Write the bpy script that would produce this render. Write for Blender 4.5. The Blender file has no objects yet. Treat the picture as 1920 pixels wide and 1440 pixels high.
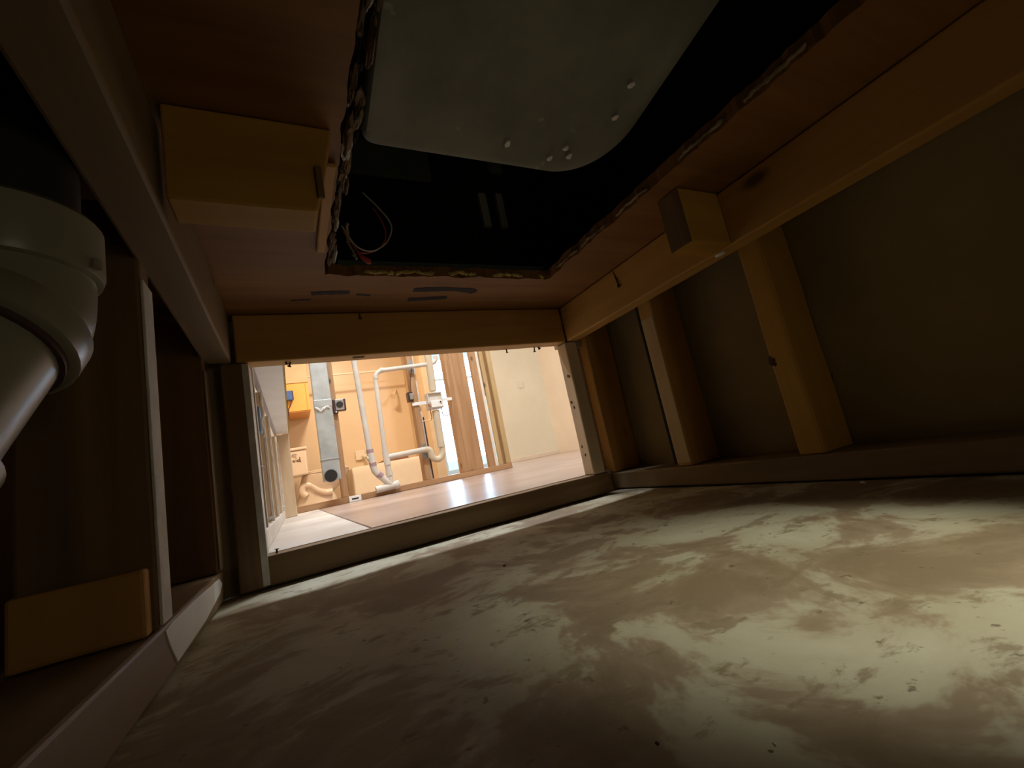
import bpy, bmesh, math, random
from mathutils import Vector, Matrix, noise
random.seed(7)
S = bpy.context.scene
COL = S.collection
# ------------------------------------------------------------------ camera
EYE = Vector((0, 0, 0.127))
F_PX, YAW, PITCH, ROLL = 811.03, 0.49392, 0.16410, -0.19951
_cy, _sy, _cp, _sp = math.cos(YAW), math.sin(YAW), math.cos(PITCH), math.sin(PITCH)
FWD = Vector((_sy*_cp, _cy*_cp, _sp)); _r0 = Vector((_cy, -_sy, 0)); _u0 = _r0.cross(FWD)
RGT = math.cos(ROLL)*_r0 + math.sin(ROLL)*_u0
UPV = -math.sin(ROLL)*_r0 + math.cos(ROLL)*_u0
cam = bpy.data.cameras.new('camera'); cam.sensor_width = 36; cam.lens = F_PX/1920*36
cam.clip_start = 0.01; cam.clip_end = 100
co = bpy.data.objects.new('camera', cam); COL.objects.link(co)
m = Matrix((RGT, UPV, -FWD)).transposed().to_4x4(); m.translation = EYE
co.matrix_world = m; S.camera = co

def at(px, py, y):            # the point of the plane Y = y seen at a photograph pixel
    v = FWD*F_PX + RGT*(px-960) - UPV*(py-720)
    return EYE + v*(y/v.y)

# ------------------------------------------------------------------ world, lamps, exposure
S.view_settings.view_transform = 'Standard'; S.view_settings.look = 'None'
S.view_settings.exposure = 0.0; S.view_settings.gamma = 1.0
S.view_settings.use_curve_mapping = False
w = bpy.data.worlds.new('sky'); S.world = w; w.use_nodes = True
bg = w.node_tree.nodes['Background']; bg.inputs[0].default_value = (0.80, 0.97, 1.0, 1); bg.inputs[1].default_value = 1.2

def lamp(name, kind, loc, energy, color, aim=None, **kw):
    d = bpy.data.lights.new(name, kind); d.energy = energy; d.color = color
    for k, v in kw.items(): setattr(d, k, v)
    o = bpy.data.objects.new(name, d); COL.objects.link(o); o.location = loc
    if aim is not None:
        o.rotation_euler = (Vector(aim)-Vector(loc)).to_track_quat('-Z', 'Y').to_euler()
    return o
# hand torch held behind the photographer, thrown on the slab
lamp('torch', 'SPOT', (0.44, -0.10, 0.43), 8.6, (1.0, 0.96, 0.76), (0.36, 0.21, 0.0),
     spot_size=math.radians(50), spot_blend=0.85, shadow_soft_size=0.012)
# added dim fill from behind the photographer, lifts the camera-facing wood
lamp('rear_fill', 'AREA', (0.60, -0.86, 0.24), 0.52, (1.0, 0.90, 0.62), (0.40, 0.5, 0.26), shape='RECTANGLE', size=0.4, size_y=0.3)
lamp('bath_bulb', 'AREA', (0.75, 4.6, 2.38), 56, (1.0, 0.77, 0.52), (0.75, 4.9, 0), shape='DISK', size=0.35)
lamp('hall_lamp', 'AREA', (0.30, 1.70, 2.38), 62, (0.88, 0.93, 1.0), (0.30, 1.70, 0), shape='RECTANGLE', size=1.2, size_y=0.10)
lamp('right_room_lamp', 'AREA', (2.7, 2.0, 2.38), 30, (1.0, 0.96, 0.90), (2.9, 3.6, 0.6), shape='DISK', size=0.4)
lamp('door_daylight', 'AREA', (2.55, 6.85, 1.1), 42, (0.46, 0.68, 1.0), (2.0, 2.0, 0.6), shape='RECTANGLE', size=0.8, size_y=1.7)

# ------------------------------------------------------------------ materials
def node_mat(name):
    mt = bpy.data.materials.new(name); mt.use_nodes = True
    nt = mt.node_tree; return mt, nt, nt.nodes['Principled BSDF']
def ramp(nt, fac, stops):
    r = nt.nodes.new('ShaderNodeValToRGB')
    while len(r.color_ramp.elements) < len(stops): r.color_ramp.elements.new(0.5)
    for e, (p, c) in zip(r.color_ramp.elements, stops):
        e.position = p; e.color = (*c, 1) if len(c) == 3 else c
    nt.links.new(fac, r.inputs[0]); return r.outputs[0]
def coords(nt, scale=(1, 1, 1), jitter=True):
    tc = nt.nodes.new('ShaderNodeTexCoord'); mp = nt.nodes.new('ShaderNodeMapping')
    mp.inputs['Scale'].default_value = scale
    src = tc.outputs['Object']
    if jitter:
        oi = nt.nodes.new('ShaderNodeObjectInfo'); mu = nt.nodes.new('ShaderNodeMath'); mu.operation = 'MULTIPLY'
        mu.inputs[1].default_value = 13.7; nt.links.new(oi.outputs['Random'], mu.inputs[0])
        ad = nt.nodes.new('ShaderNodeVectorMath'); ad.operation = 'ADD'
        nt.links.new(src, ad.inputs[0]); nt.links.new(mu.outputs[0], ad.inputs[1]); src = ad.outputs[0]
    nt.links.new(src, mp.inputs[0]); return mp.outputs[0]
def noise_n(nt, vec, scale, detail=4, rough=0.55, dist=0.0):
    n = nt.nodes.new('ShaderNodeTexNoise'); n.inputs['Scale'].default_value = scale
    n.inputs['Detail'].default_value = detail; n.inputs['Roughness'].default_value = rough
    n.inputs['Distortion'].default_value = dist
    nt.links.new(vec, n.inputs['Vector']); return n.outputs['Fac']
def mixc(nt, fac, a, b, mode='MIX'):
    x = nt.nodes.new('ShaderNodeMix'); x.data_type = 'RGBA'; x.blend_type = mode
    if isinstance(fac, float): x.inputs[0].default_value = fac
    else: nt.links.new(fac, x.inputs[0])
    for i, v in ((6, a), (7, b)):
        if isinstance(v, tuple): x.inputs[i].default_value = (*v, 1)
        else: nt.links.new(v, x.inputs[i])
    return x.outputs[2]
def bump(nt, bs, h, strength, dist):
    b = nt.nodes.new('ShaderNodeBump'); b.inputs['Strength'].default_value = strength
    b.inputs['Distance'].default_value = dist
    nt.links.new(h, b.inputs['Height']); nt.links.new(b.outputs[0], bs.inputs['Normal'])
def wood(name, light, dark, axis='y', rough=0.62, knots=True):
    mt, nt, bs = node_mat(name)
    i = 'xyz'.index(axis); sc = [26, 26, 26]; sc[i] = 1.6
    v = coords(nt, tuple(sc)); g = noise_n(nt, v, 1.0, 5, 0.6, 0.6)
    c = ramp(nt, g, [(0.28, dark), (0.72, light)])
    v2 = coords(nt, (3, 3, 3)); b = noise_n(nt, v2, 1.3, 2)
    c = mixc(nt, ramp(nt, b, [(0.35, (0, 0, 0)), (0.7, (1, 1, 1))]), mixc(nt, 0.35, c, dark), c)
    if knots:
        sk = [9, 9, 9]; sk[i] = 4.5
        vo = nt.nodes.new('ShaderNodeTexVoronoi'); vo.inputs['Scale'].default_value = 1.0
        nt.links.new(coords(nt, tuple(sk)), vo.inputs['Vector'])
        k = ramp(nt, vo.outputs['Distance'], [(0.05, (1, 1, 1)), (0.13, (0, 0, 0))])
        c = mixc(nt, k, c, tuple(x*0.28 for x in dark))
    nt.links.new(c, bs.inputs['Base Color']); bs.inputs['Roughness'].default_value = rough
    bump(nt, bs, g, 0.25, 0.002); return mt
def plain(name, col, rough=0.5, metal=0.0, var=0.12, scale=6, bmp=0.0):
    mt, nt, bs = node_mat(name)
    v = coords(nt); n = noise_n(nt, v, scale, 4)
    d = tuple(x*(1-var*2.2) for x in col)
    nt.links.new(ramp(nt, n, [(0.3, d), (0.7, col)]), bs.inputs['Base Color'])
    bs.inputs['Roughness'].default_value = rough; bs.inputs['Metallic'].default_value = metal
    if bmp: bump(nt, bs, noise_n(nt, v, scale*6, 3), bmp, 0.003)
    return mt
PINE, PINE_D = (0.60, 0.335, 0.085), (0.42, 0.21, 0.042)
M = {}
for a in 'xyz':
    M['pine_'+a] = wood('pine_'+a, PINE, PINE_D, a)
    M['old_'+a] = wood('old_pine_'+a, (0.27, 0.165, 0.070), (0.14, 0.075, 0.026), a)
    M['yellow_'+a] = wood('yellow_pine_'+a, (0.52, 0.29, 0.035), (0.38, 0.18, 0.018), a, knots=False)
    M['grey_'+a] = wood('grey_pine_'+a, (0.30, 0.21, 0.115), (0.18, 0.115, 0.052), a)
    M['orange_'+a] = wood('orange_pine_'+a, (0.56, 0.35, 0.19), (0.36, 0.19, 0.085), a)
    M['tan_'+a] = wood('tan_pine_'+a, (0.62, 0.47, 0.25), (0.42, 0.28, 0.12), a)
    M['beige_'+a] = wood('beige_pine_'+a, (0.78, 0.61, 0.42), (0.56, 0.41, 0.26), a)
M['ply'] = wood('fir_plywood', (0.30, 0.138, 0.028), (0.17, 0.068, 0.012), 'x', knots=False)
M['ply_dark'] = wood('dark_plywood', (0.22, 0.11, 0.036), (0.13, 0.056, 0.016), 'z')
M['torn'] = plain('torn_fibre', (0.34, 0.25, 0.14), 0.95, var=0.3, scale=40, bmp=0.6)
M['splinter'] = plain('pale_splinter', (0.62, 0.45, 0.13), 0.9, var=0.25, scale=60)
M['splinter_dim'] = plain('brown_fibre', (0.17, 0.10, 0.045), 0.95, var=0.3, scale=50)
M['pvc'] = plain('cream_pvc', (0.32, 0.30, 0.235), 0.32, var=0.06, scale=9)
M['pvc_cream'] = plain('warm_white_pvc', (0.66, 0.58, 0.44), 0.35, var=0.06)
M['pvc_white'] = plain('white_pvc', (0.74, 0.70, 0.63), 0.35, var=0.08, scale=9)
M['purple'] = plain('purple_primer', (0.45, 0.30, 0.36), 0.5)
M['ring'] = plain('dark_primer_ring', (0.10, 0.055, 0.05), 0.6)
M['black'] = plain('black_plastic', (0.015, 0.015, 0.014), 0.6)
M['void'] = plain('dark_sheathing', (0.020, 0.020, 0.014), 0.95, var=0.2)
M['liner'] = plain('teal_liner', (0.06, 0.09, 0.08), 0.6)
M['metal'] = plain('galvanised_sheet', (0.56, 0.64, 0.70), 0.35, 0.55, var=0.12, scale=14)
M['steel'] = plain('grey_steel', (0.42, 0.44, 0.45), 0.4, 0.7)
M['rust'] = plain('rusty_nail', (0.10, 0.05, 0.025), 0.7, 0.4)
M['copper'] = plain('copper_tube', (0.62, 0.30, 0.14), 0.35, 0.8)
M['blue'] = plain('blue_box_plastic', (0.06, 0.16, 0.52), 0.45)
M['blue_pale'] = plain('faded_blue_plastic', (0.16, 0.32, 0.58), 0.5, var=0.25, scale=20)
M['bakelite'] = plain('brown_bakelite', (0.07, 0.028, 0.025), 0.4)
M['drywall'] = plain('warm_drywall', (0.72, 0.56, 0.38), 0.8, var=0.05)
M['yellow_wall'] = plain('pale_yellow_drywall', (0.84, 0.83, 0.72), 0.8, var=0.04, scale=2)
M['pink_wall'] = plain('pinkish_drywall', (0.84, 0.77, 0.68), 0.8, var=0.04, scale=2)
M['gypsum'] = plain('hall_gypsum_back', (0.52, 0.38, 0.22), 0.9, var=0.14, scale=5)
M['board'] = plain('brown_gypsum_back', (0.34, 0.245, 0.105), 0.9, var=0.14, scale=5)
M['white'] = plain('white_paint', (0.90, 0.92, 0.91), 0.5, var=0.05)
M['shade'] = plain('grey_lilac_paint', (0.46, 0.42, 0.44), 0.6, var=0.05)
M['mud'] = plain('joint_compound', (0.80, 0.76, 0.70), 0.9, var=0.12, scale=30, bmp=0.4)
M['cabinet'] = plain('orange_cabinet', (0.95, 0.52, 0.14), 0.5, var=0.06, scale=3)
M['cabinet_shaded'] = plain('cabinet_underside', (0.70, 0.33, 0.09), 0.5, var=0.06, scale=3)  # darker copy of the cabinet orange, shade painted in for the underside
M['ceramic'] = plain('ceramic', (0.80, 0.68, 0.56), 0.18, var=0.03)
M['acrylic'] = plain('tub_acrylic', (0.85, 0.76, 0.62), 0.3, var=0.03)
M['surround'] = plain('tub_surround', (0.82, 0.65, 0.46), 0.35, var=0.04, scale=2)
M['ink'] = plain('marker_ink', (0.16, 0.07, 0.04), 0.7)
M['stamp'] = plain('stamp_ink', (0.035, 0.026, 0.028), 0.8)
M['red'] = plain('red_wire_sleeve', (0.50, 0.05, 0.035), 0.5)
M['wire_white'] = plain('white_wire_sleeve', (0.60, 0.56, 0.46), 0.5)
M['slat'] = plain('grey_green_plate', (0.62, 0.64, 0.48), 0.7, var=0.2)
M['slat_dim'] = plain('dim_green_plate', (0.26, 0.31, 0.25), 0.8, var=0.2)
M['rubber'] = plain('brown_board', (0.30, 0.12, 0.06), 0.6)

def tub_shell_mat():
    mt, nt, bs = node_mat('fibreglass_shell')
    v = coords(nt, jitter=False)
    n = noise_n(nt, v, 7, 5, 0.6)
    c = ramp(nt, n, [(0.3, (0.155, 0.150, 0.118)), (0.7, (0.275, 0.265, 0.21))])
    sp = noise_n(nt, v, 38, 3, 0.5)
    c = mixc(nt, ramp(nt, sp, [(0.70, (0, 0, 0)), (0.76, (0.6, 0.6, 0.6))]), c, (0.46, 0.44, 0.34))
    nt.links.new(c, bs.inputs['Base Color']); bs.inputs['Roughness'].default_value = 0.55
    bump(nt, bs, n, 0.3, 0.004); return mt
M['tub_shell'] = tub_shell_mat()

def slab_mat():
    mt, nt, bs = node_mat('stained_slab')
    v = coords(nt, (1, 1, 1), False)
    big = noise_n(nt, v, 7.5, 6, 0.62, 0.5)
    c = ramp(nt, big, [(0.40, (0.26, 0.195, 0.122)), (0.475, (0.33, 0.255, 0.17)), (0.525, (0.50, 0.465, 0.34)), (0.68, (0.58, 0.555, 0.43))])
    v2 = coords(nt, (1, 1.6, 1), False)
    mid = noise_n(nt, v2, 26, 5, 0.65, 0.3)
    c = mixc(nt, ramp(nt, mid, [(0.56, (0, 0, 0)), (0.64, (0.75, 0.75, 0.75))]), c, (0.24, 0.18, 0.11))
    zone = noise_n(nt, v, 4.2, 3, 0.5)
    c = mixc(nt, ramp(nt, zone, [(0.52, (0, 0, 0)), (0.66, (0.45, 0.45, 0.45))]), c, (0.26, 0.195, 0.085))
    sp = noise_n(nt, v, 85, 3, 0.6)
    c = mixc(nt, ramp(nt, sp, [(0.66, (0, 0, 0)), (0.72, (0.8, 0.8, 0.8))]), c, (0.16, 0.11, 0.07))
    nt.links.new(c, bs.inputs['Base Color']); bs.inputs['Roughness'].default_value = 0.75
    bump(nt, bs, mid, 0.15, 0.004); return mt
M['slab'] = slab_mat()

def glossy_floor(name, a, b, rough):
    mt, nt, bs = node_mat(name)
    v = coords(nt, (1, 1, 1), False); n = noise_n(nt, v, 3.0, 5, 0.6)
    nt.links.new(ramp(nt, n, [(0.35, a), (0.65, b)]), bs.inputs['Base Color'])
    bs.inputs['Roughness'].default_value = rough
    bump(nt, bs, noise_n(nt, coords(nt, (1, 3.2, 1), False), 9, 2), 0.12, 0.01); return mt
M['sheet'] = glossy_floor('sealed_plywood', (0.33, 0.25, 0.215), (0.46, 0.365, 0.33), 0.30)
M['sheet_pale'] = glossy_floor('dusty_plywood', (0.58, 0.52, 0.45), (0.78, 0.74, 0.69), 0.5)
def glass():
    mt, nt, bs = node_mat('door_glass')
    bs.inputs['Base Color'].default_value = (0.9, 1.0, 1.0, 1); bs.inputs['Roughness'].default_value = 0.0
    bs.inputs['Transmission Weight'].default_value = 1.0; bs.inputs['IOR'].default_value = 1.02
    return mt
M['glass'] = glass()

# ------------------------------------------------------------------ geometry helpers
WPOS = {}
def obj(name, bm, mat, parent=None, smooth=False):
    c = Vector((0, 0, 0)); n = max(1, len(bm.verts))
    lo = Vector((min(v.co.x for v in bm.verts), min(v.co.y for v in bm.verts), min(v.co.z for v in bm.verts)))
    hi = Vector((max(v.co.x for v in bm.verts), max(v.co.y for v in bm.verts), max(v.co.z for v in bm.verts)))
    c = (lo+hi)/2
    for v in bm.verts: v.co -= c
    bmesh.ops.recalc_face_normals(bm, faces=bm.faces)
    me = bpy.data.meshes.new(name); bm.to_mesh(me); bm.free()
    me.materials.append(M[mat])
    if smooth:
        for p in me.polygons: p.use_smooth = True
        me.set_sharp_from_angle(angle=math.radians(40))
    o = bpy.data.objects.new(name, me); COL.objects.link(o)
    WPOS[o.name] = c
    o.location = c - (WPOS[parent.name] if parent else Vector((0, 0, 0)))
    if parent: o.parent = parent
    return o
def thing(name, label, cat, loc=(0, 0, 0), group=None):
    o = bpy.data.objects.new(name, None); COL.objects.link(o); o.location = loc
    o.empty_display_size = 0.02
    WPOS[o.name] = Vector(loc); return tag(o, label, cat, group)
def tag(o, label, cat, group=None):
    o['label'] = label; o['category'] = cat
    if group: o['group'] = group
    return o
def struct(o, label=None):
    o['kind'] = 'structure'
    if label: o['label'] = label
    return o
def boxm(x0, x1, y0, y1, z0, z1, bev=0.0, bm=None):
    bm = bm or bmesh.new(); n0 = len(bm.verts)
    vs = [bm.verts.new((x, y, z)) for x in (x0, x1) for y in (y0, y1) for z in (z0, z1)]
    fs = [(0, 1, 3, 2), (4, 6, 7, 5), (0, 4, 5, 1), (2, 3, 7, 6), (0, 2, 6, 4), (1, 5, 7, 3)]
    faces = [bm.faces.new([vs[i] for i in f]) for f in fs]
    if bev:
        bm.normal_update()
        es = {e for f in faces for e in f.edges}
        bmesh.ops.bevel(bm, geom=list(es), offset=bev, segments=2, profile=0.5, affect='EDGES')
    return bm
def box(name, mat, parent, x0, x1, y0, y1, z0, z1, bev=0.002):
    return obj(name, boxm(x0, x1, y0, y1, z0, z1, bev), mat, parent)
def board(name, mat, parent, x0, x1, y0, y1, z0, z1, wob=0.0012, bev=0.003, seed=0):
    """sawn timber: rounded arrises, cut along its length and slightly uneven"""
    bm = boxm(x0, x1, y0, y1, z0, z1, bev)
    d = (x1-x0, y1-y0, z1-z0); ax = d.index(max(d)); lo = (x0, y0, z0)[ax]
    for k in range(1, 9):
        p = [0, 0, 0]; p[ax] = lo+d[ax]*k/9; nrm = [0, 0, 0]; nrm[ax] = 1
        bmesh.ops.bisect_plane(bm, geom=bm.verts[:]+bm.edges[:]+bm.faces[:], plane_co=p, plane_no=nrm)
    for v in bm.verts:
        q = noise.noise_vector(Vector((v.co.x*9+seed*3.1, v.co.y*9+seed, v.co.z*9)))*wob
        q[ax] = 0; v.co += q
    return obj(name, bm, mat, parent)
def tubem(pts, r, seg=14, bm=None, cap=True):
    bm = bm or bmesh.new(); pts = [Vector(p) for p in pts]; rings = []
    rad = r if isinstance(r, (list, tuple)) else [r]*len(pts)
    t0 = (pts[1]-pts[0]).normalized()
    nrm = t0.orthogonal().normalized()
    for i, p in enumerate(pts):
        t = ((pts[i]-pts[i-1]).normalized() if i else t0)
        if 0 < i < len(pts)-1:
            s = t+(pts[i+1]-pts[i]).normalized(); t = s.normalized() if s.length > 1e-6 else t
        nrm = (nrm-t*nrm.dot(t)).normalized(); b = t.cross(nrm)
        rings.append([bm.verts.new(p+(nrm*math.cos(2*math.pi*k/seg)+b*math.sin(2*math.pi*k/seg))*rad[i]) for k in range(seg)])
    for a, b in zip(rings, rings[1:]):
        for k in range(seg): bm.faces.new((a[k], a[(k+1) % seg], b[(k+1) % seg], b[k]))
    if cap: bm.faces.new(rings[0][::-1]); bm.faces.new(rings[-1])
    return bm
def bend(pts, r, n=7):
    pts = [Vector(p) for p in pts]; out = [pts[0]]
    for a, b, c in zip(pts, pts[1:], pts[2:]):
        u, v = (a-b), (c-b); d = min(r, u.length*0.48, v.length*0.48)
        p, q = b+u.normalized()*d, b+v.normalized()*d
        out += [(1-t)**2*p+2*t*(1-t)*b+t*t*q for t in [i/n for i in range(n+1)]]
    return out+[pts[-1]]
def tube(name, mat, parent, pts, r, seg=14, bendr=0.0):
    return obj(name, tubem(bend(pts, bendr) if bendr else pts, r, seg), mat, parent, True)
def catmull(pts, n=8):
    pts = [Vector(p) for p in pts]; P = [pts[0]*2-pts[1]]+pts+[pts[-1]*2-pts[-2]]; out = []
    for i in range(1, len(P)-2):
        a, b, c, d = P[i-1:i+3]
        for k in range(n):
            t = k/n
            out.append(0.5*((2*b)+(c-a)*t+(2*a-5*b+4*c-d)*t*t+(3*b-a-3*c+d)*t**3))
    return out+[pts[-1]]
def prism(pts, y0, y1):
    bm = bmesh.new()
    a = [bm.verts.new((x, y0, z)) for x, z in pts]; b = [bm.verts.new((x, y1, z)) for x, z in pts]
    n = len(pts); bm.faces.new(a); bm.faces.new(b[::-1])
    for i in range(n): bm.faces.new((a[i], b[i], b[(i+1) % n], a[(i+1) % n]))
    return bm
def blob(name, mat, parent, c, r, seed=0, rough=0.5, sub=2):
    bm = bmesh.new(); bmesh.ops.create_icosphere(bm, subdivisions=sub, radius=1)
    for v in bm.verts:
        k = 1+rough*noise.noise(v.co*2.3+Vector((seed*5.3, seed, 0)))
        v.co = Vector((v.co.x*r[0]*k, v.co.y*r[1]*k, v.co.z*r[2]*k))+Vector(c)
    return obj(name, bm, mat, parent, True)
def nail(parent, p, d, l, r=0.0016, name='nail'):
    d = Vector(d).normalized(); p = Vector(p)
    return obj(name, tubem([p, p+d*l*0.9, p+d*l*0.9, p+d*l], [r, r, r*2.3, r*2.3], 8), 'rust', parent)

# ================================================================== STRUCTURE
Z1, ZB, ZT = 0.045, 0.378, 0.467         # plate top, header underside, deck underside
FZ = 0.050                                # sub-floor beyond the opening
# crawl slab, a little uneven
bm = bmesh.new()
bmesh.ops.create_grid(bm, x_segments=40, y_segments=48, size=0.5)
for v in bm.verts:
    v.co = Vector((0.25+v.co.x*1.3, -0.02+v.co.y*1.82, 0)); v.co.z = -0.0022+0.002*noise.noise(v.co*6)
g = bmesh.ops.extrude_face_region(bm, geom=bm.faces[:])
for v in [x for x in g['geom'] if isinstance(x, bmesh.types.BMVert)]: v.co.z -= 0.06
floor = struct(obj('floor', bm, 'slab', None, True), 'stained concrete slab of the low crawl space')
# sub-floor beyond: dark bearer with two sheets lying on it
fl2 = struct(box('floor', 'board', None, -0.5, 4.0, 0.89, 7.2, -0.1, FZ-0.012, 0), 'wooden sub-floor of the bright rooms beyond the opening')
box('floor_sheet', 'sheet_pale', fl2, -0.08, 0.120, 0.889, 2.93, FZ-0.012, FZ, 0.0015)['label'] = 'pale dusty floor sheet at the left'
box('floor_sheet', 'sheet', fl2, 0.1235, 3.9, 0.889, 7.1, FZ-0.012, FZ, 0.0015)['label'] = 'brown glossy floor sheet'
box('floor_sheet', 'sheet_pale', fl2, -0.4, 0.120, 2.933, 7.1, FZ-0.012, FZ, 0.0015)

# sheathing of the crawl space
struct(box('wall_right', 'board', None, 0.793, 0.806, -0.93, 0.906, 0, ZT-.001, 0), 'brown board sheathing behind the right hand studs')
struct(box('wall_left', 'ply_dark', None, -0.335, -0.32, -0.93, 0.886, 0, ZT, 0), 'dark sheathing at the far left of the crawl space')
struct(box('wall_back', 'board', None, -0.335, 0.806, -0.945, -0.93, 0, ZT, 0), 'board wall behind the photographer')
# plywood deck with the rough tub cut-out
def deck():
    hx0, hx1, hy0, hy1 = 0.077, 0.503, -0.55, 0.690
    inner, outer = [], []
    ox0, ox1, oy0, oy1 = -0.335, 0.806, -0.945, 0.887
    def side(ax, ay, bx, by, oax, oay, obx, oby, n, amp):
        for i in range(n):
            t = i/n; x = ax+(bx-ax)*t; y = ay+(by-ay)*t
            nx, ny = (by-ay), -(bx-ax); l = math.hypot(nx, ny)
            j = amp*(noise.noise(Vector((x*30, y*30, 1)))+0.6*noise.noise(Vector((x*95, y*95, 4))))
            if i == 0: j = 0
            inner.append((x+nx/l*j, y+ny/l*j)); outer.append((oax+(obx-oax)*t, oay+(oby-oay)*t))
    side(hx0, hy0, hx1, hy0, ox0, oy0, ox1, oy0, 16, 0.002)
    side(hx1, hy0, hx1, hy1, ox1, oy0, ox1, oy1, 160, 0.0055)
    side(hx1, hy1, hx0, hy1, ox1, oy1, ox0, oy1, 70, 0.007)
    side(hx0, hy1, hx0, hy0, ox0, oy1, ox0, oy0, 160, 0.003)
    bm = bmesh.new(); n = len(inner); z0, z1 = ZT, ZT+0.019
    L = [[bm.verts.new((x, y, z)) for x, y in p] for p, z in ((inner, z0), (outer, z0), (inner, z1), (outer, z1))]
    for i in range(n):
        j = (i+1) % n
        bm.faces.new((L[0][i], L[0][j], L[1][j], L[1][i])); bm.faces.new((L[2][i], L[3][i], L[3][j], L[2][j]))
        bm.faces.new((L[0][i], L[2][i], L[2][j], L[0][j])); bm.faces.new((L[1][i], L[1][j], L[3][j], L[3][i]))
    return obj('ceiling', bm, 'ply', None), inner
ceil, RIM = deck(); struct(ceil, 'reddish plywood deck overhead with a rough cut-out for the tub')
# torn edge pieces of the cut-out (parts of the deck)
def torn_strip(pts, r, mat, seed, name='torn_edge', dz=0.0):
    cp = catmull(pts, 10)
    rad = [r*(0.55+0.9*abs(noise.noise(Vector((i*0.37, seed, 0))))) for i in range(len(cp))]
    bm = tubem([p+Vector((0, 0, dz))+noise.noise_vector(p*60)*r*0.7 for p in cp], rad, 7)
    for v in bm.verts: v.co += noise.noise_vector(v.co*170)*r*0.55
    return obj(name, bm, mat, ceil)
rr_ = random.Random(3)
for k in range(54):
    y_ = .08+.57*k/53+rr_.uniform(-.008, .008); big = 1.0 if y_ < .45 else .75
    bm = bmesh.new(); bmesh.ops.create_icosphere(bm, subdivisions=3, radius=1)
    c_ = Vector((.083+rr_.uniform(-.003, .010)*big, y_, .476+rr_.uniform(-.007, .012)))
    r_ = (rr_.uniform(.0022, .0050)*big, rr_.uniform(.010, .026), rr_.uniform(.003, .007))
    for v in bm.verts:
        d_ = noise.noise_vector(v.co*1.7+Vector((k*3.3, 0, 0)))*0.55+noise.noise_vector(v.co*5+Vector((0, k*2.1, 0)))*0.30
        q_ = v.co+d_; v.co = Vector((q_.x*r_[0], q_.y*r_[1], q_.z*r_[2]))+c_
    obj('torn_fibre', bm, rr_.choice(('torn', 'torn', 'old_y', 'old_y', 'torn', 'void', 'splinter_dim')) if k % 7 != 3 else 'mud', ceil)
torn_strip([(0.098, .55, .474), (.101, .575, .466), (.106, .582, .452), (.110, .585, .440)], 0.0028, 'torn', 5, 'torn_shred')
for k, (x0, x1) in enumerate(((.14, .185), (.19, .262), (.285, .345), (.375, .44))):
    torn_strip([(x0, .690, .472), ((x0+x1)/2, .686, .473), (x1, .690, .472)], 0.0045, 'splinter', 11+k, 'splinter')
torn_strip([(.487, .694, .474), (.491, .690, .470), (.494, .692, .466)], 0.0052, 'splinter', 21, 'splinter')
for k, y0 in enumerate((.17, .27, .40, .50, .58)):
    torn_strip([(.502, y0, .472), (.5, y0+.035, .473), (.502, y0+.07, .472)], 0.0032, 'torn', 31+k, 'splinter')
bm = boxm(.10, .505, .697, .712, ZT+.019, ZT+.032, .002)
obj('tub_liner_edge', bm, 'liner', ceil)
# stamp ink marks on the underside: broken arcs and bars
for pts, r in (([(.235, .745), (.30, .741), (.355, .748), (.352, .758)], .011), ([(.235, .790), (.27, .786), (.312, .780)], .010), ([(.06, .762), (.09, .758), (.122, .756)], .009), ([(.028, .790), (.06, .786)], .003), ([(.135, .765), (.16, .770)], .004)):
    cp = catmull([(x, y, ZT-.0006) for x, y in pts], 8)
    bm = tubem(cp, [r*(0.7+0.5*abs(noise.noise(p*80))) for p in cp], 8)
    for v in bm.verts: v.co.z = ZT-.0006+(v.co.z-(ZT-.0006))*0.08
    obj('ink_stamp', bm, 'stamp', ceil)
blob('plaster_dab', 'mud', ceil, (0.0, .455, ZT-.001), (.010, .006, .003), 3)
blob('plaster_dab', 'mud', ceil, (0.012, .452, ZT-.001), (.006, .004, .002), 6)

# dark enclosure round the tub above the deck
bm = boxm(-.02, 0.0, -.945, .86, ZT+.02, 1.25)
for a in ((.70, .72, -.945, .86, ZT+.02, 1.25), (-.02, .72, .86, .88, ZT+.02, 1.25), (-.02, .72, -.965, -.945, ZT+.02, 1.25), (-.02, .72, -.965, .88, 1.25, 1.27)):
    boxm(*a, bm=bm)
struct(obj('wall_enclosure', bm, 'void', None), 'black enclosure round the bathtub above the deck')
# hall and bathroom shell
struct(box('wall_front', 'drywall', None, -.5, 4.0, .89, .905, ZB+.03, 2.45, 0), 'drywall above the opening, seen from the hall side')
bm = boxm(-.5, -.092, .89, .905, -.05, ZB); boxm(.668, 4.0, .907, .92, -.05, ZB+.06, bm=bm); boxm(.632, .7045, .889, .9065, ZB-.004, ZB+.06, bm=bm); boxm(-.5, -.067, .889, .9065, ZB-.008, ZB+.06, bm=bm)
struct(obj('wall_front', bm, 'gypsum', None), 'drywall either side of the opening')
struct(box('wall_hall_left', 'gypsum', None, -.155, -.142, .906, 2.93, FZ, 2.45, 0), 'brown gypsum board behind the hall studs on the left')
struct(box('wall_bath_left', 'drywall', None, -.10, -.06, 3.05, 6.6, FZ, 2.45, 0), 'warm wall behind the toilet tank')
struct(box('wall_hall_corner', 'drywall', None, -.5, -.06, 2.99, 3.04, FZ, 2.45, 0), 'short wall joining the hall and bathroom')
bm = boxm(-.1, 2.11, 6.6, 6.68, FZ, 2.45); boxm(3.35, 4.0, 6.6, 6.68, FZ, 2.45, bm=bm); boxm(2.11, 3.35, 6.6, 6.68, 2.1, 2.45, bm=bm)
struct(obj('wall_far', bm, 'surround', None), 'peach wall at the far side of the bathroom')
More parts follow.
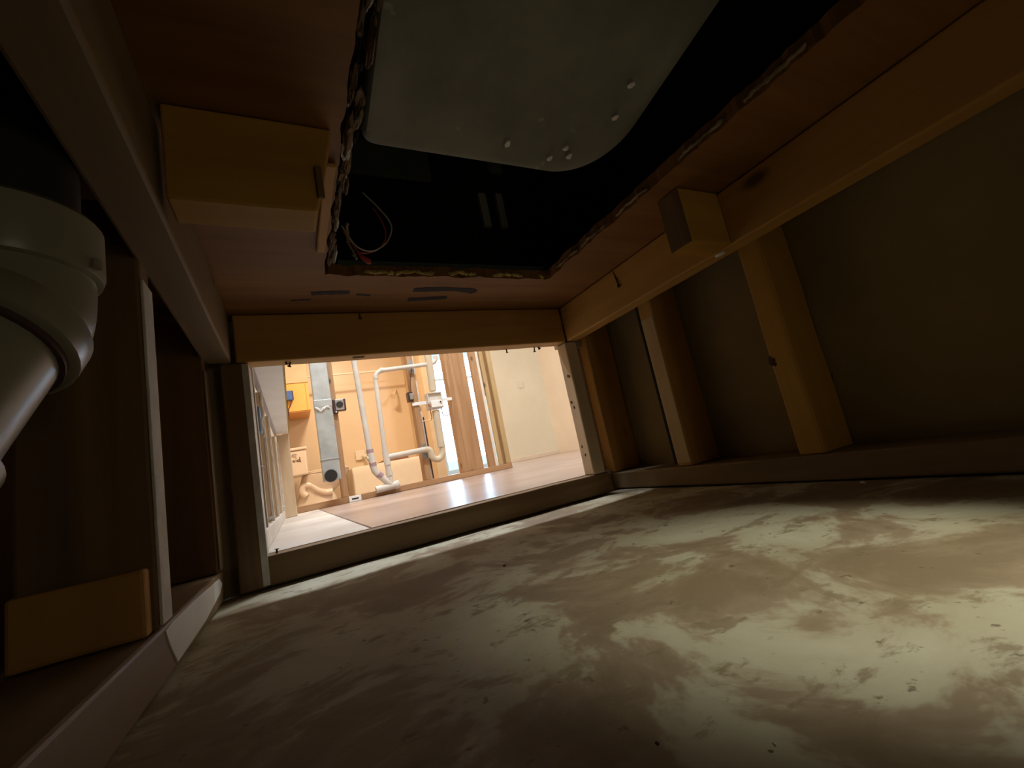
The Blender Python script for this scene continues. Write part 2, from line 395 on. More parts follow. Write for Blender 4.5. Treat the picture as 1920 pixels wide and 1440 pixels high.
struct(box('wall_bath_right', 'drywall', None, 1.69, 1.815, 5.62, 6.598, FZ, 2.45, 0.004), 'cream wall end between the bathtub and the bright doorway')
yw = struct(box('wall_yellow', 'yellow_wall', None, 2.62, 3.47, 5.4, 5.48, FZ, 2.45, 0), 'pale yellow drywall panel right of the studs')
struct(box('wall_right_room', 'pink_wall', None, 3.45, 3.55, .906, 5.4, FZ, 2.45, 0), 'pinkish wall at the right of the far room')
struct(box('baseboard_yellow', 'pink_wall', None, 2.62, 3.45, 5.385, 5.399, FZ, FZ+.05, 0.003), 'low pinkish skirting strip under the yellow wall')
struct(box('ceiling', 'white', None, -.5, 4.0, .89, 7.2, 2.45, 2.5, 0), 'white ceiling of the rooms beyond')
a, b = at(969, 715, 5.39), at(981, 727, 5.39)
tag(box('cover_plate', 'yellow_wall', None, a.x, b.x, 5.388, 5.3985, b.z, a.z, .003), 'blank cover plate on the pale yellow wall', 'plate')
# glass door in the far wall, open sky behind
dr = struct(thing('door_1', 'bright glass door with daylight behind the partition', 'door', (2.73, 6.64, FZ)))
del dr['category']
bm = boxm(2.112, 2.16, 6.60, 6.67, FZ, 2.1); boxm(3.30, 3.348, 6.60, 6.67, FZ, 2.1, bm=bm); boxm(2.16, 3.30, 6.60, 6.67, 2.04, 2.1, bm=bm); boxm(2.16, 3.30, 6.60, 6.67, FZ, FZ+.06, bm=bm); boxm(2.16, 3.30, 6.61, 6.66, 1.56, 1.59, bm=bm)
obj('door_frame', bm, 'white', dr)
box('pane', 'glass', dr, 2.16, 3.30, 6.632, 6.640, FZ+.06, 1.56, 0)
box('pane', 'glass', dr, 2.16, 3.30, 6.632, 6.640, 1.59, 2.04, 0)

# ================================================================== CRAWL SPACE FRAMING
# framed opening ahead
fr = thing('opening_frame', 'rough pine frame with header and sill round the bright opening', 'frame', (.29, .869, 0))
board('header', 'pine_x', fr, -.066, .631, .850, .888, ZB, ZT-.001, seed=1)
board('sill', 'old_x', fr, -.050, .668, .850, .888, .001, Z1+.0035, seed=2)
board('post', 'old_z', fr, -.090, -.0505, .850, .888, .001, ZB-.001, seed=3)
lp = obj('joint_compound', boxm(-.0580, -.0475, .8482, .889, .004, ZB-.003, .001), 'mud', fr)
for v in lp.data.vertices: v.co.x += 0.0016*noise.noise(Vector((v.co.z*60, v.co.y*40, 0)))
board('post', 'beige_z', fr, .626, .660, .850, .888, Z1+.004, ZB-.001, seed=4)
for p, d, l in (((.018, .868, ZB), (-.3, -.2, -1), .009), ((.010, .865, ZB), (.5, 0, -1), .005), ((.475, .876, ZB), (.2, .3, -1), .010), ((.555, .880, ZB), (.1, .4, -1), .012), ((.565, .880, ZB), (.8, .4, -.5), .008), ((.150, .850, ZB+.085), (.02, -.4, -1), .012), ((.627, .875, .23), (-1, 0, -.3), .003)):
    nail(fr, p, d, l)
obj('knot_slot', boxm(.128, .150, .860, .868, ZB-.0012, ZB+.002, .0005), 'rust', fr)
nail(fr, (-.035, .862, Z1+.003), (.1, 0, 1), .008)
for y_, z_ in ((.868, .295), (.862, .293), (.870, .215), (.874, .118), (.868, .098)):
    blob('nail_hole', 'rust', fr, (.6255, y_, z_), (.0012, .0028, .0042), y_*50, 0.3, 1)

# right stud wall
rs = thing('stud_wall', 'right hand stud wall of pine under the deck', 'stud wall', (.72, .1, 0))
board('top_plate', 'pine_y', rs, .633, .668, -.92, .849, ZB, ZT-.001, seed=5)
board('bottom_plate', 'grey_y', rs, .704, .792, -.92, .9055, .001, Z1-.005, seed=6)
board('top_rail', 'old_y', rs, .705, .792, -.92, .849, .424, ZT-.001, seed=15)
box('filler', 'board', rs, .668, .705, -.92, .849, .44, ZT-.001)
for k, (y0, y1, mt) in enumerate(((.383, .421, 'yellow_z'), (.632, .670, 'pine_z'), (.868, .8685, ''))):
    if mt: board('stud', mt, rs, .706, .791, y0, y1, Z1-.0045, .4235, seed=20+k)
board('stud', 'pine_z', rs, .706, .791, .871, .9055, Z1-.0045, .4235, seed=24)
board('stud', 'pine_z', rs, .706, .791, -.30, -.262, Z1-.0045, .4235, seed=25)
board('stud', 'pine_z', rs, .706, .791, -.72, -.682, Z1-.0045, .4235, seed=26)
obj('face_patch', boxm(.7045, .7075, .634, .668, Z1+.002, .36, .0008), 'tan_z', rs)
obj('shadow_gap', boxm(.7055, .712, .6705, .676, Z1+.001, .40), 'void', rs)
nail(rs, (.634, .640, ZT-.004), (-.12, -.25, -1), .042, .0014)
blob('plaster_dab', 'mud', rs, (.640, .410, ZB-.001), (.006, .008, .003), 4)
k_ = at(1565, 705, .383)
blob('knot', 'rust', rs, (.706, .418, .195), (.0015, .006, .008), 37, 0.7, 3)
blob('knot', 'rust', rs, tuple(k_), (.007, .0013, .010), 34, 0.7, 3)

# left stud wall
ls = thing('stud_wall', 'left hand stud wall of dark boards behind the pipe', 'stud wall', (-.15, .1, 0))
board('top_plate', 'grey_y', ls, -.111, -.0725, -.92, .849, ZB, ZT-.001, seed=7)
board('bottom_plate', 'grey_y', ls, -.197, -.109, -.92, .849, .001, Z1, seed=8)
board('stud', 'old_z', ls, -.194, -.1075, .483, .516, Z1+.0005, ZB+.06, seed=9)
obj('pale_strip', boxm(-.108, -.1055, .484, .515, Z1+.004, ZB-.02, .0008), 'mud', ls)  # thin whitish strip over the narrow inner face of the stud
board('block', 'pine_z', ls, -.192, -.112, .467, .4825, Z1+.0005, .098, seed=10)
board('stud', 'ply_dark', ls, -.196, -.1085, .808, .848, Z1+.0005, ZB+.06, seed=11)
obj('pale_strip', boxm(-.1085, -.1062, .809, .847, Z1+.004, ZB-.02, .0008), 'grey_z', ls)
board('stud', 'old_z', ls, -.196, -.1085, -.30, -.262, Z1+.0005, ZB+.06, seed=12)
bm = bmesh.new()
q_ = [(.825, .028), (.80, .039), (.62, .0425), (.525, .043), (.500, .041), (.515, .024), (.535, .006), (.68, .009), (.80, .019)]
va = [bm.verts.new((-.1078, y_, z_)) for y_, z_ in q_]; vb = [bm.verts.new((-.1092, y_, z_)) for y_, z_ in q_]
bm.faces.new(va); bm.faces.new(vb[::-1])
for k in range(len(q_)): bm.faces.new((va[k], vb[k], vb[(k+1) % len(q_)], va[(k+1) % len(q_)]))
obj('light_streak', bm, 'white', ls)  # pale decal painting the streak of door daylight on the plate
# blocks under the deck
b1 = tag(board('wood_block', 'yellow_x', None, -.066, .055, .381, .419, ZB, ZT-.001, bev=.002, seed=30), 'yellow pine block nailed under the deck beside the left beam', 'wood block')
bmx = b1.data
for v in bmx.vertices:
    if v.co.x > .03: v.co.x += .011*(v.co.z/.044)
obj('torn_end', boxm(.046, .052, .378, .3815, ZB+.012, ZB+.045, .001), 'old_z', b1)
b2 = tag(board('wood_block', 'yellow_x', None, .543, .632, .381, .421, ZB, ZT-.001, bev=.002, seed=31), 'short orange pine block on the face of the right beam', 'wood block')
obj('sawn_end', boxm(.5415, .5445, .382, .420, ZB+.001, ZT-.002, .0006), 'old_z', b2)
e1 = tag(board('cleat', 'pine_y', None, .062, .074, .425, .61, ZT-.006, ZT-.001, bev=.002, seed=32), 'thin strip of pine along the left edge of the cut-out', 'cleat')

# ================================================================== TUB UNDERSIDE
def rr(cx0, cx1, cy0, cy1, rads, n=10):
    out = []
    for (cx, cy, sx, sy), r, a0 in zip(((cx1, cy1, -1, -1), (cx0, cy1, 1, -1), (cx0, cy0, 1, 1), (cx1, cy0, -1, 1)), rads, (0, 90, 180, 270)):
        for i in range(n+1):
            a = math.radians(a0+90*i/n); out.append((cx+sx*r+r*math.cos(a), cy+sy*r+r*math.sin(a)))
    return out
def tub_shell():
    bm = bmesh.new(); rings = []
    def zb(y): return .502+(.43-y)*.2
    for k, (grow, dz) in enumerate(((-.05, .004), (-.022, .001), (-.008, .002), (-.002, .006), (.0, .014), (.006, .05), (.02, .14), (.045, .32), (.06, .42), (.10, .43))):
        pts = rr(.105-grow*.6, .450+grow, -.62-grow, .437+grow*.5, (.088, .014, .1, .1), 16)
        rings.append([bm.verts.new((x, y, zb(y)+dz if k < 5 else max(zb(y)+dz, 0)*(1-min(1, (k-4)/4))+(.52+dz+.1)*min(1, (k-4)/4))) for x, y in pts])
    n = len(rings[0])
    for a, b in zip(rings, rings[1:]):
        for i in range(n): bm.faces.new((a[i], a[(i+1) % n], b[(i+1) % n], b[i]))
    bm.faces.new(rings[0])
    return bm
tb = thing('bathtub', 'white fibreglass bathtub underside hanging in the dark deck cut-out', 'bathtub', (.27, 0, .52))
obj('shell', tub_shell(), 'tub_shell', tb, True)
bm = tubem([(.265, .20, .552), (.265, .20, .535)], .016, 18)
obj('overflow_boss', bm, 'tub_shell', tb, True)
for k, p in enumerate(((.277, .40, .5055), (.360, .392, .507), (.372, .402, .505), (.345, .41, .504), (.405, .34, .518), (.398, .30, .525))):
    blob('resin_dab', 'mud', tb, p, (.0045, .0055, .0022), k, .5, 1)
# plates on the wall of the tub enclosure
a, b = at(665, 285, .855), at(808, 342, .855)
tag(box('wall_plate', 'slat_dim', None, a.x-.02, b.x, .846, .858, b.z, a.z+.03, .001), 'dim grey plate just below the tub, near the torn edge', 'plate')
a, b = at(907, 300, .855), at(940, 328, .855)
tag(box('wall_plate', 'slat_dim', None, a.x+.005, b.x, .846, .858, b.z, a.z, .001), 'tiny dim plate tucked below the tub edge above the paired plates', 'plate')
a, b = at(894, 365, .855), at(923, 428, .855)
tag(box('wall_plate', 'slat', None, a.x, b.x-.004, .846, .858, b.z, a.z, .001), 'left one of two upright pale plates in the dark', 'plate')
a, b = at(926, 366, .855), at(954, 430, .855)
tag(box('wall_plate', 'slat', None, a.x, b.x-.004, .846, .858, b.z, a.z, .001), 'right one of two upright pale plates in the dark', 'plate')
# wire loop
wl = thing('wire_loop', 'thin white and red wire loop hanging through the deck cut-out', 'wire', (.11, .62, .47))
def zp(x, y): return at(600+x/4.174, 220+y/4.174, .60)
tube('white_wire', 'wire_white', wl, catmull([zp(*p) for p in ((335, 590), (440, 690), (535, 800), (560, 880), (520, 980), (420, 1045), (320, 1030), (250, 970), (170, 850))]), .0011, 6)
tube('red_wire', 'red', wl, catmull([zp(*p)+Vector((0, .006, 0)) for p in ((420, 690), (490, 800), (520, 900), (490, 990), (400, 1040), (310, 1040), (260, 980), (180, 870))]), .0011, 6)
tube('wire_connector', 'red', wl, [zp(270, 1010), zp(310, 1075), zp(330, 1095), zp(385, 1130), zp(400, 1145)], [.0012, .0014, .0034, .0042, .0012], 8)

# ================================================================== BIG DRAIN PIPE AT THE LEFT
dp = thing('drain_pipe', 'cream plastic drain pipe with a flanged elbow at the left', 'pipe', (-.145, .36, .25))
C = Vector((-.147, .36, 0)); D = Vector((-.20, -.45, -.80)).normalized(); EL = Vector((-.147, .36, .276))
def vt(z): return (C.x, C.y, z)
obj('riser', tubem([vt(.336), vt(.4665)], .036, 28), 'black', dp, True)  # black colour stands in for the shadow on the pipe above the hub
obj('hub', tubem([vt(.3355), vt(.3365), vt(.334), vt(.303), vt(.298), vt(.297)], [.036, .046, .0475, .0475, .046, .043], 40), 'pvc', dp, True)
elb = catmull([Vector(vt(.298)), Vector(vt(.288)), EL+D*.004, EL+D*.016, EL+D*.026], 6)
obj('elbow', tubem(elb, .0425, 36), 'pvc', dp, True)
obj('elbow_bell', tubem([EL+D*.006, EL+D*.012, EL+D*.030, EL+D*.032], [.0425, .0465, .0465, .044], 36), 'pvc', dp, True)
obj('primer_ring', tubem([EL+D*.031, EL+D*.036], .0415, 36), 'ring', dp, True)
obj('lower_pipe', tubem([EL+D*.028, EL+D*.125], .0385, 36), 'pvc', dp, True)
obj('lower_fitting', tubem([EL+D*.105, EL+D*.107, EL+D*.15, EL+D*.153, EL+D*.205], [.040, .0445, .0445, .041, .041], 36), 'pvc', dp, True)
obj('seam_ridge', tubem([C+Vector((.0475, -.012, .300)), C+Vector((.0475, -.012, .306))], .003, 8), 'pvc', dp, True)

# ================================================================== HALL, LEFT SIDE
hs = thing('stud_wall', 'narrow hall stud wall with white mud edges just left inside the opening', 'stud wall', (-.1, 1.7, FZ))
board('bottom_plate', 'mud', hs, -.140, -.050, .930, 2.60, FZ+.0005, FZ+.038, seed=40)
for k, y0 in enumerate((.934, 1.236, 1.59, 2.10)):
    board('stud', 'beige_z', hs, -.140, -.052, y0, y0+.038, FZ+.039, .412, seed=41+k)
    st = obj('mud_edge', boxm(-.0525, -.0465, y0-.001, y0+.014, FZ+.04, .412, .001), 'mud', hs)
board('end_stud', 'beige_z', hs, -.052, .006, 2.56, 2.60, FZ+.0005, .477, seed=47)
obj('mud_edge', boxm(-.054, -.047, 2.553, 2.5595, FZ+.001, .44, .001), 'mud', hs)
for k, (y_, z_) in enumerate(((.938, .20), (.938, .115), (1.24, .10), (2.55, .09), (2.55, .11), (.938, .255))):
    blob('mud_dab', 'mud', hs, (-.055-.02*(k % 2), y_-.004, z_), (.011, .003, .005), k, .7)
eb = thing('electrical_box', 'faded blue plastic box with white cable between the hall studs', 'electrical box', (-.06, 1.14, .27))
a, b = at(478, 762, 1.12), at(491, 809, 1.12)
box('shell', 'blue_pale', eb, a.x-.03, b.x, 1.12, 1.16, b.z, a.z, .003)
tube('cable', 'mud', eb, catmull([at(490, 740, 1.11), at(490, 757, 1.105), at(494, 776, 1.105), at(491, 792, 1.105), at(496, 812, 1.11), at(493, 820, 1.112)]), .0028, 7)
# white ledge whose underside runs away from the opening
bk = thing('ledge', 'white low ledge with lilac edge strip above the hall studs', 'ledge', (-.02, 1.75, .45))
def sloped(x0, x1, y0, y1, za, zb, h):
    bm = boxm(x0, x1, y0, y1, 0, h, .0)
    for v in bm.verts: v.co.z += za+(zb-za)*(v.co.y-y0)/(y1-y0) if v.co.z < h/2 else za
    return bm
obj('soffit', sloped(-.0495, .0055, .93, 2.56, .418, .480, .6), 'white', bk)
obj('edge_board', sloped(-.060, -.0500, .93, 2.552, .414, .470, .6), 'shade', bk)
obj('corner_bead', sloped(.0057, .010, .93, 2.56, .420, .482, .6), 'splinter', bk)

# ================================================================== PARTITION OF STUDS (y = 2.95)
PY = 2.95
pt = thing('stud_partition', 'open stud partition in front of the bathroom', 'partition', (.7, PY+.045, FZ))
board('bottom_plate', 'orange_x', pt, .006, 1.455, PY, PY+.088, FZ+.0005, FZ+.038, seed=50)
def stud(x0, x1, mt, seed, y0=PY+.001, y1=PY+.087):
    return board('stud', mt, pt, x0, x1, y0, y1, FZ+.0385, 2.44, seed=seed)
stud(.262, .300, 'orange_z', 51)
stud(.795, .833, 'orange_z', 52)
tube('dark_cable', 'bakelite', pt, [(.851, PY+.012, FZ+.04), (.850, PY+.012, .52)], .005, 8)
obj('face_strip', boxm(.834, .848, PY+.02, PY+.087, FZ+.039, 2.4, .001), 'pink_wall', pt)
stud(1.068, 1.106, 'orange_z', 53); stud(1.1065, 1.230, 'orange_z', 54, PY+.006, PY+.044)
stud(1.272, 1.322, 'orange_z', 55, PY+.001, PY+.036)
obj('face_strip', boxm(1.323, 1.343, PY, PY+.013, FZ+.039, 2.4, .001), 'pink_wall', pt)
stud(1.3555, 1.388, 'tan_z', 56, PY+.001, PY+.024); stud(1.390, 1.412, 'orange_z', 57, PY+.02); stud(1.414, 1.452, 'tan_z', 58)
box('gap_packer', 'pink_wall', pt, 1.340, 1.3885, PY+.030, PY+.06, .62, 2.4, 0)
g_ = at(770, 692, PY-.003); box('nail_plate', 'steel', pt, .796, .834, PY-.002, PY+.0005, .84, .93, .0008)
box('nail_plate', 'steel', pt, .796, .834, PY-.002, PY+.0005, .235, .335, .0008)
obj('bulb_blocker', boxm(-.05, 1.46, PY+.0885, PY+.10, 1.12, 2.44), 'drywall', pt)  # unseen sheet added to keep the bathroom bulb off the crawl slab
# floor register by the plate
rg = thing('floor_register', 'small white slotted register on the bottom plate', 'register', (.35, PY-.01, FZ))
a, b = at(655, 938, PY-.012), at(675, 933, PY-.012)
rgf = box('frame', 'white', rg, a.x, a.x+.072, PY-.014, PY-.001, FZ+.001, FZ+.036, .002)
box('slot', 'black', rgf, a.x+.016, a.x+.056, PY-.0155, PY-.0135, FZ+.014, FZ+.023, 0)

# galvanised duct
vd = thing('duct', 'grey galvanised rectangular duct hanging beside a brown stud', 'duct', (.21, 2.9, .5))
bm = boxm(.163, .262, 2.86, 2.945, .203, 2.44, .003)
obj('duct_body', bm, 'metal', vd)
obj('seam_band', boxm(.161, .264, 2.857, 2.945, .325, .334, .001), 'steel', vd)
c0 = at(620, 892, 2.858)
bm = tubem([(c0.x+.001, 2.852, c0.z), (c0.x+.001, 2.8595, c0.z)], .040, 24); col_ = obj('collar', bm, 'steel', vd, True)
bm = tubem([(c0.x+.001, 2.8505, c0.z), (c0.x+.001, 2.8525, c0.z)], .036, 24); obj('dark_hole', bm, 'black', col_, True)
tt = [at(*p, 2.856) for p in ((591, 764), (601, 772), (612, 762), (618, 765))]
for k in range(3):
    obj('foil_tape', tubem([tt[k], (tt[k]+tt[k+1])/2+Vector((0, -.004, .003)), tt[k+1]], [.004, .009, .003], 6), 'white', vd)
box('foil_band', 'metal', vd, .1615, .2635, 2.8575, 2.945, .655, .70, .001)

# round-hole box on the duct stud
ob = thing('outlet_box', 'dark outlet box with a round black hole right of the duct', 'electrical box', (.33, 2.93, .68))
a, b = at(628, 750, 2.93), at(645, 768, 2.93)
cx, cz, hw, hh = (a.x+b.x)/2, (a.z+b.z)/2, .034, .037
box('back_box', 'bakelite', ob, cx-hw-.006, cx+hw+.004, 2.925, 2.975, cz-hh, cz+hh, .002)
fp = box('face_plate', 'steel', ob, cx-hw+.008, cx+hw-.008, 2.919, 2.9252, cz-hh+.002, cz+hh-.002, .002)
obj('socket', tubem([(cx, 2.915, cz), (cx, 2.9195, cz)], .021, 24), 'black', fp, True)
ear = box('ear', 'bakelite', ob, cx-hw-.004, cx-hw+.022, 2.922, 2.94, cz-hh-.018, cz-hh-.0005, .003)
obj('ear_screw', tubem([(cx-hw+.009, 2.9185, cz-hh-.008), (cx-hw+.009, 2.9222, cz-hh-.008)], .0045, 10), 'pink_wall', ear)
# switch box on the middle stud
sb = thing('switch_box', 'small dark switch box on the thin middle stud', 'electrical box', (.77, 2.94, .75))
a, b = at(763, 737, 2.94), at(777, 753, 2.94)
box('back_box', 'bakelite', sb, a.x, .7945, 2.93, 2.98, b.z+.004, a.z+.004, .002)
box('switch', 'steel', sb, a.x+.012, .7945, 2.924, 2.9302, b.z+.014, a.z-.008, .003)
tube('cable', 'bakelite', sb, [at(769, 737, 2.945), at(769, 715, 2.945), at(772, 690, 2.945)], .0025, 6)

# white plumbing in the partition
PP = 2.915
def pp(x, y, d=PP): return at(x, y, d)
pl = thing('drain_stack', 'white pipe stack with two risers, a wye and a curved trap', 'pipe', (.52, PP, FZ))
tube('riser', 'pvc_white', pl, [(pp(666, 690).x, PP, 2.4), pp(666, 690), pp(693, 845)], .0185, 16)
tube('coupling', 'purple', pl, [pp(693, 843), pp(695, 853)], .022, 16)
tube('sanitary_tee', 'pvc_white', pl, [pp(694, 850), pp(699, 868)], .0235, 16)
tube('stub', 'pvc_white', pl, [pp(697, 858), pp(688, 860)], .0165, 14)
tube('coupling', 'purple', pl, [pp(698, 866), pp(700, 874)], .0225, 16)
tube('offset_bend', 'pvc_white', pl, [pp(699, 872), pp(703, 884), pp(713, 893), pp(735, 910)], .021, 16, .05)
tube('coupling', 'purple', pl, [pp(709, 889), pp(716, 894)], .0225, 16)
tube('vent', 'pvc_white', pl, [pp(816, 668), pp(817, 676), pp(810, 682), pp(712, 695), pp(704, 703), pp(704, 712), pp(722, 850)], .0150, 16, .045)
tube('coupling', 'pvc_white', pl, [pp(712, 695), pp(719, 694)], .0180, 16)
tube('coupling', 'pvc_white', pl, [pp(704, 706), pp(704.6, 711)], .0175, 16)
tube('tee', 'pvc_white', pl, [pp(722, 846), pp(727, 872)], .0215, 16)
tube('lower_riser', 'pvc_white', pl, [pp(726, 868), pp(734, 912)], .0180, 16)
tube('coupling', 'pvc_white', pl, [pp(729, 884), pp(731, 892)], .0215, 16)
tube('trap_arm', 'pvc_white', pl, [pp(724, 858), pp(800, 842)], .0180, 16)
tube('base_fitting', 'pvc_white', pl, [pp(705, 919), pp(740, 910), pp(748, 906)], .0225, 16, .02)
tube('base_cap', 'pvc_white', pl, [pp(740, 911), pp(748, 908), pp(749.5, 907.5)], [.024, .024, .018], 16)
tr = pl
tube('trap', 'pvc_cream', tr, [pp(797, 843), pp(806, 843), pp(812, 860), pp(824, 862), pp(831, 850), pp(828, 830)], .0215, 16, .05)
tube('standpipe', 'pvc_cream', tr, [pp(828, 838), pp(817, 770)], .0255, 18)
tube('upper_riser', 'pvc_cream', tr, [pp(812, 733), pp(806, 690), (pp(806, 690).x, PP, 2.4)], .0255, 18)
# washing machine box
wb = thing('valve_box', 'white laundry valve box on metal straps above the trap', 'valve box', (.95, 2.94, .73))
a, b = at(800, 738, 2.90), at(830, 764, 2.90)
bm = boxm(a.x, b.x+.002, 2.90, 2.905, b.z, a.z, .0); boxm(a.x-.002, a.x+.003, 2.885, 2.96, b.z, a.z, bm=bm); boxm(b.x-.001, b.x+.004, 2.885, 2.96, b.z, a.z, bm=bm); boxm(a.x, b.x, 2.885, 2.96, a.z-.004, a.z, bm=bm); boxm(a.x, b.x, 2.885, 2.96, b.z, b.z+.004, bm=bm)
obj('shell', bm, 'pvc_white', wb)
box('tray', 'white', wb, a.x+.012, b.x-.004, 2.872, 2.90, b.z+.004, (a.z+b.z)/2-.004, .004)
obj('valve', tubem([at(826, 753, 2.873), at(826, 753, 2.862)], .006, 10), 'rust', wb)
obj('valve', tubem([at(804, 758, 2.885), at(806, 762, 2.868)], .008, 10), 'copper', wb)
a2 = at(778, 755, 2.945); bl = at(799, 750, 2.945)
box('strap', 'white', wb, .782, a.x+.002, 2.942, 2.947, (a.z+b.z)/2-.012, (a.z+b.z)/2+.012, .001)
box('strap', 'white', wb, b.x, 1.075, 2.942, 2.947, (a.z+b.z)/2-.004, (a.z+b.z)/2+.018, .001)
tube('supply_line', 'copper', wb, [at(806, 764, 2.89), at(810, 784, 2.90), at(808, 787, 2.91), at(793, 790, 2.92)], .0035, 8, .02)
tube('supply_line', 'steel', wb, [at(828, 764, 2.89), at(830, 777, 2.89), at(832, 779, 2.90), at(843, 778, 2.93)], .0035, 8, .02)

# ================================================================== BATHROOM
# wall cabinet
wc = thing('wall_cabinet', 'orange box cabinet lit by the bulb above the toilet', 'cabinet', (.18, 6.2, 1.3))
a, b = at(535, 721, 6.0), at(583, 768, 6.0)
box('body', 'cabinet', wc, a.x, b.x, 6.0, 6.58, b.z, a.z, .004)
box('bottom_panel', 'cabinet_shaded', wc, a.x+.01, b.x-.01, 6.01, 6.57, b.z-.012, b.z-.0005, .002)
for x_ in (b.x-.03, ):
    box('stile', 'cabinet_shaded', wc, x_-.006, x_, 5.995, 6.0, b.z+.01, a.z-.01, .001)
sd = tag(box('soffit', 'drywall', None, -.055, .30, 6.05, 6.59, a.z+.02, 2.44, .003), 'dim beige soffit above the orange cabinet', 'soffit')
bb = thing('electrical_box', 'bright blue junction box hanging before the orange cabinet', 'electrical box', (.06, 5.98, 1.4))
c1, c2 = at(536, 734, 5.95), at(550, 750, 5.95)
box('shell', 'blue', bb, c1.x, c2.x, 5.92, 5.985, c2.z, c1.z, .006)
box('rim', 'bakelite', bb, c2.x-.004, c2.x+.006, 5.915, 5.985, c2.z+.006, c1.z-.006, .002)
tube('cable', 'bakelite', bb, catmull([at(546, 751, 5.95), at(545, 760, 5.95), at(541, 768, 5.95), at(541, 780, 5.95)]), .006, 6)
tube('cable', 'bakelite', bb, catmull([at(539, 751, 5.95), at(539, 760, 5.95), at(538, 772, 5.95)]), .005, 6)

# toilet, facing right
tl = thing('toilet', 'white ceramic toilet facing right behind the duct', 'toilet', (.32, 6.0, FZ))
TY = 6.0
tank = box('tank', 'ceramic', tl, -.02, .178, TY-.21, TY+.21, .405, .705, .018)
box('tank_lid', 'ceramic', tank, -.03, .190, TY-.225, TY+.225, .706, .740, .012)
def loft(name, mat, sections, parent, seg=28):
    bm = bmesh.new(); R = []
    for cx_, cz_, rx, ry in sections:
        R.append([bm.verts.new((cx_+rx*math.cos(2*math.pi*k/seg), TY+ry*math.sin(2*math.pi*k/seg), cz_)) for k in range(seg)])
    for p_, q_ in zip(R, R[1:]):
        for k in range(seg): bm.faces.new((p_[k], p_[(k+1) % seg], q_[(k+1) % seg], q_[k]))
    bm.faces.new(R[0][::-1]); bm.faces.new(R[-1])
    return obj(name, bm, mat, parent, True)
loft('bowl', 'ceramic', [(.24, FZ+.001, .235, .115), (.24, FZ+.03, .23, .11), (.25, .16, .20, .10), (.30, .24, .24, .125), (.36, .33, .275, .165), (.38, .395, .275, .18), (.38, .402, .265, .175)], tl)
seat = loft('seat', 'ceramic', [(.39, .4035, .262, .185), (.39, .412, .272, .19), (.39, .422, .268, .188)], tl)
loft('seat_lid', 'ceramic', [(.385, .4235, .258, .182), (.385, .432, .262, .184), (.385, .440, .250, .175)], seat)
tw = [(.13, .155), (.09, .21), (.11, .275), (.19, .27), (.26, .20), (.34, .155), (.42, .15)]
obj('trapway', tubem(catmull([(x_, TY-.092, z_) for x_, z_ in tw]), .042, 14), 'ceramic', tl, True)
# marker writing on the tank
wr = [[(.030, .585), (.020, .593), (.012, .583), (.022, .572), (.034, .578)], [(.046, .592), (.046, .572)], [(.046, .612), (.048, .607)], [(.085, .590), (.066, .592), (.060, .580), (.072, .570), (.086, .578)], [(.088, .622), (.087, .59), (.092, .562)]]
bm = bmesh.new()
for st_ in wr: tubem(catmull([(x_+.015, TY-.2105, z_) for x_, z_ in st_], 5) if len(st_) > 2 else [(x_+.015, TY-.2105, z_) for x_, z_ in st_], .005, 6, bm)
obj('marker_writing', bm, 'ink', tank)
obj('flush_lever', tubem([(.03, TY-.212, .66), (.03, TY-.225, .66), (.075, TY-.228, .655)], .007, 8), 'steel', tank)

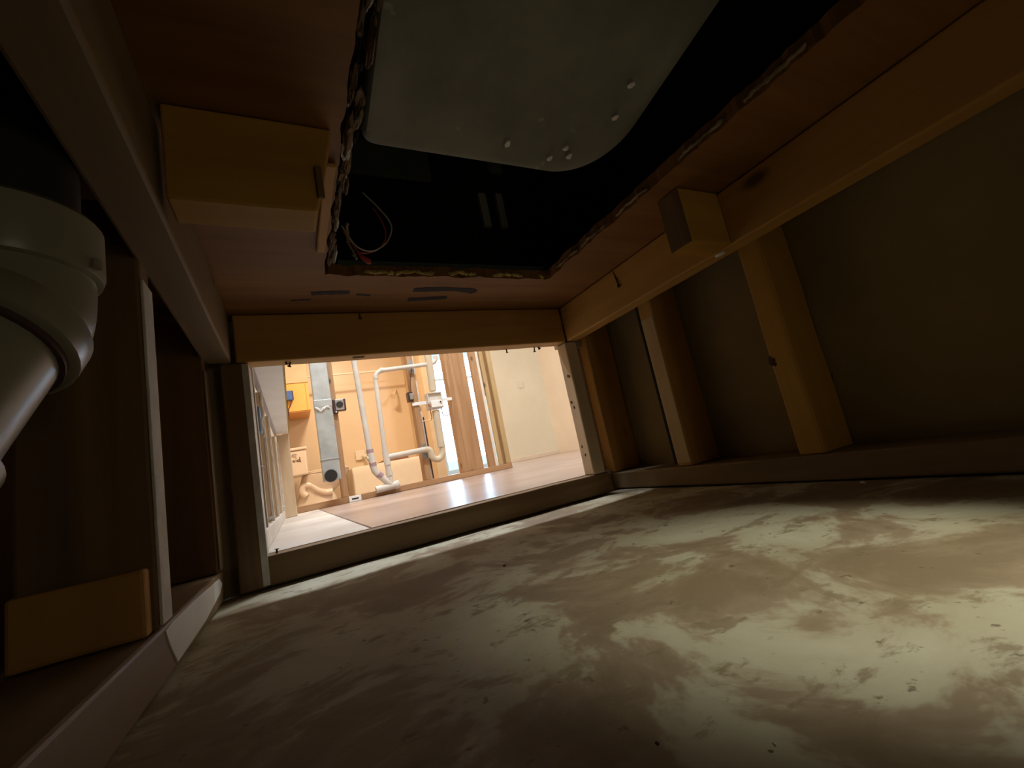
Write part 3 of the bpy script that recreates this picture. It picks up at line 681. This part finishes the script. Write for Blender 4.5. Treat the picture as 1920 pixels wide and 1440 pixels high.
# bathtub with apron
bt = thing('bathtub', 'cream bathtub with plain apron behind the pipe stack', 'bathtub', (1.17, 6.2, FZ))
TF = 5.88
def tub2():
    bm = bmesh.new(); R = []
    x0, x1, y0, y1 = .672, 1.685, TF, 6.595
    for ins, z_ in ((0, FZ+.001), (.004, .30), (0, .37), (.004, .385), (.02, .39), (.07, .385), (.085, .36), (.12, .15), (.18, .12)):
        R.append([bm.verts.new((x_, y_, z_)) for x_, y_ in rr(x0+ins, x1-ins, y0+ins, y1-ins, [.02+ins]*4, 5)])
    n = len(R[0])
    for p_, q_ in zip(R, R[1:]):
        for k in range(n): bm.faces.new((p_[k], p_[(k+1) % n], q_[(k+1) % n], q_[k]))
    bm.faces.new(R[0][::-1]); bm.faces.new(R[-1]); return bm
obj('tub_body', tub2(), 'acrylic', bt, True)
a = at(680, 852, 6.58); 
sx = thing('tub_spout', 'small cream spout block on the tub wall behind the first riser', 'spout', (a.x, 6.56, a.z))
box('plate', 'acrylic', sx, a.x-.10, a.x+.03, 6.56, 6.598, a.z-.07, a.z+.06, .006)
tube('nozzle', 'acrylic', sx, [(a.x, 6.56, a.z-.03), (a.x+.02, 6.48, a.z-.035), (a.x+.02, 6.46, a.z-.06)], .025, 12)
a = at(742, 737, 6.3)
sh = thing('shower_arm', 'faint shower arm on the peach wall near the corner', 'shower head', (a.x, 6.4, a.z))
tube('arm', 'surround', sh, [Vector((a.x+.08, 6.598, a.z+.09)), Vector((a.x+.04, 6.45, a.z+.09)), Vector((a.x, 6.35, a.z+.02))], .014, 10, .05)
tube('head', 'surround', sh, [Vector((a.x, 6.35, a.z+.02)), Vector((a.x-.05, 6.30, a.z-.04))], [.014, .045], 14)
a, b = at(622, 704, 6.2), at(690, 697, 6.2)
tag(tube('curtain_rod', 'acrylic', None, [(.31, 6.2, 1.70), (1.686, 6.2, 1.70)], .014, 12), 'pale shower rod across the top of the tub wall', 'rod')
a, b = at(707, 869, TF+.03), at(760, 848, TF+.03)
tag(obj('wedge_board', prism([(a.x, .392), (a.x+.42, .392), (a.x+.40, .43), (a.x+.16, .44)], TF+.02, TF+.05), 'rubber', None), 'brown wedge of board lying on the tub rim', 'board')
for k, (px, py, lb) in enumerate(((945, 1058, 'small dark crumb on the slab below the middle of the sill'), (1617, 903, 'tiny pale chip on the slab near the right bottom plate'), (1450, 1386, 'white crumb on the slab at the bottom right'), (1230, 1385, 'brown crumb on the slab at the bottom centre'))):
    v_ = FWD*F_PX+RGT*(px-960)-UPV*(py-720); p_ = EYE+v_*(-.125/v_.z)
    c_ = blob('crumb', 'rust' if k in (0, 3) else 'mud', None, (p_.x, p_.y, .0002), tuple(q*(p_-EYE).length for q in (.0032, .0036, .0026)), k+40, .8)
    tag(c_, lb, 'debris', 'crumbs of debris on the slab')
print('objects', len(bpy.data.objects))
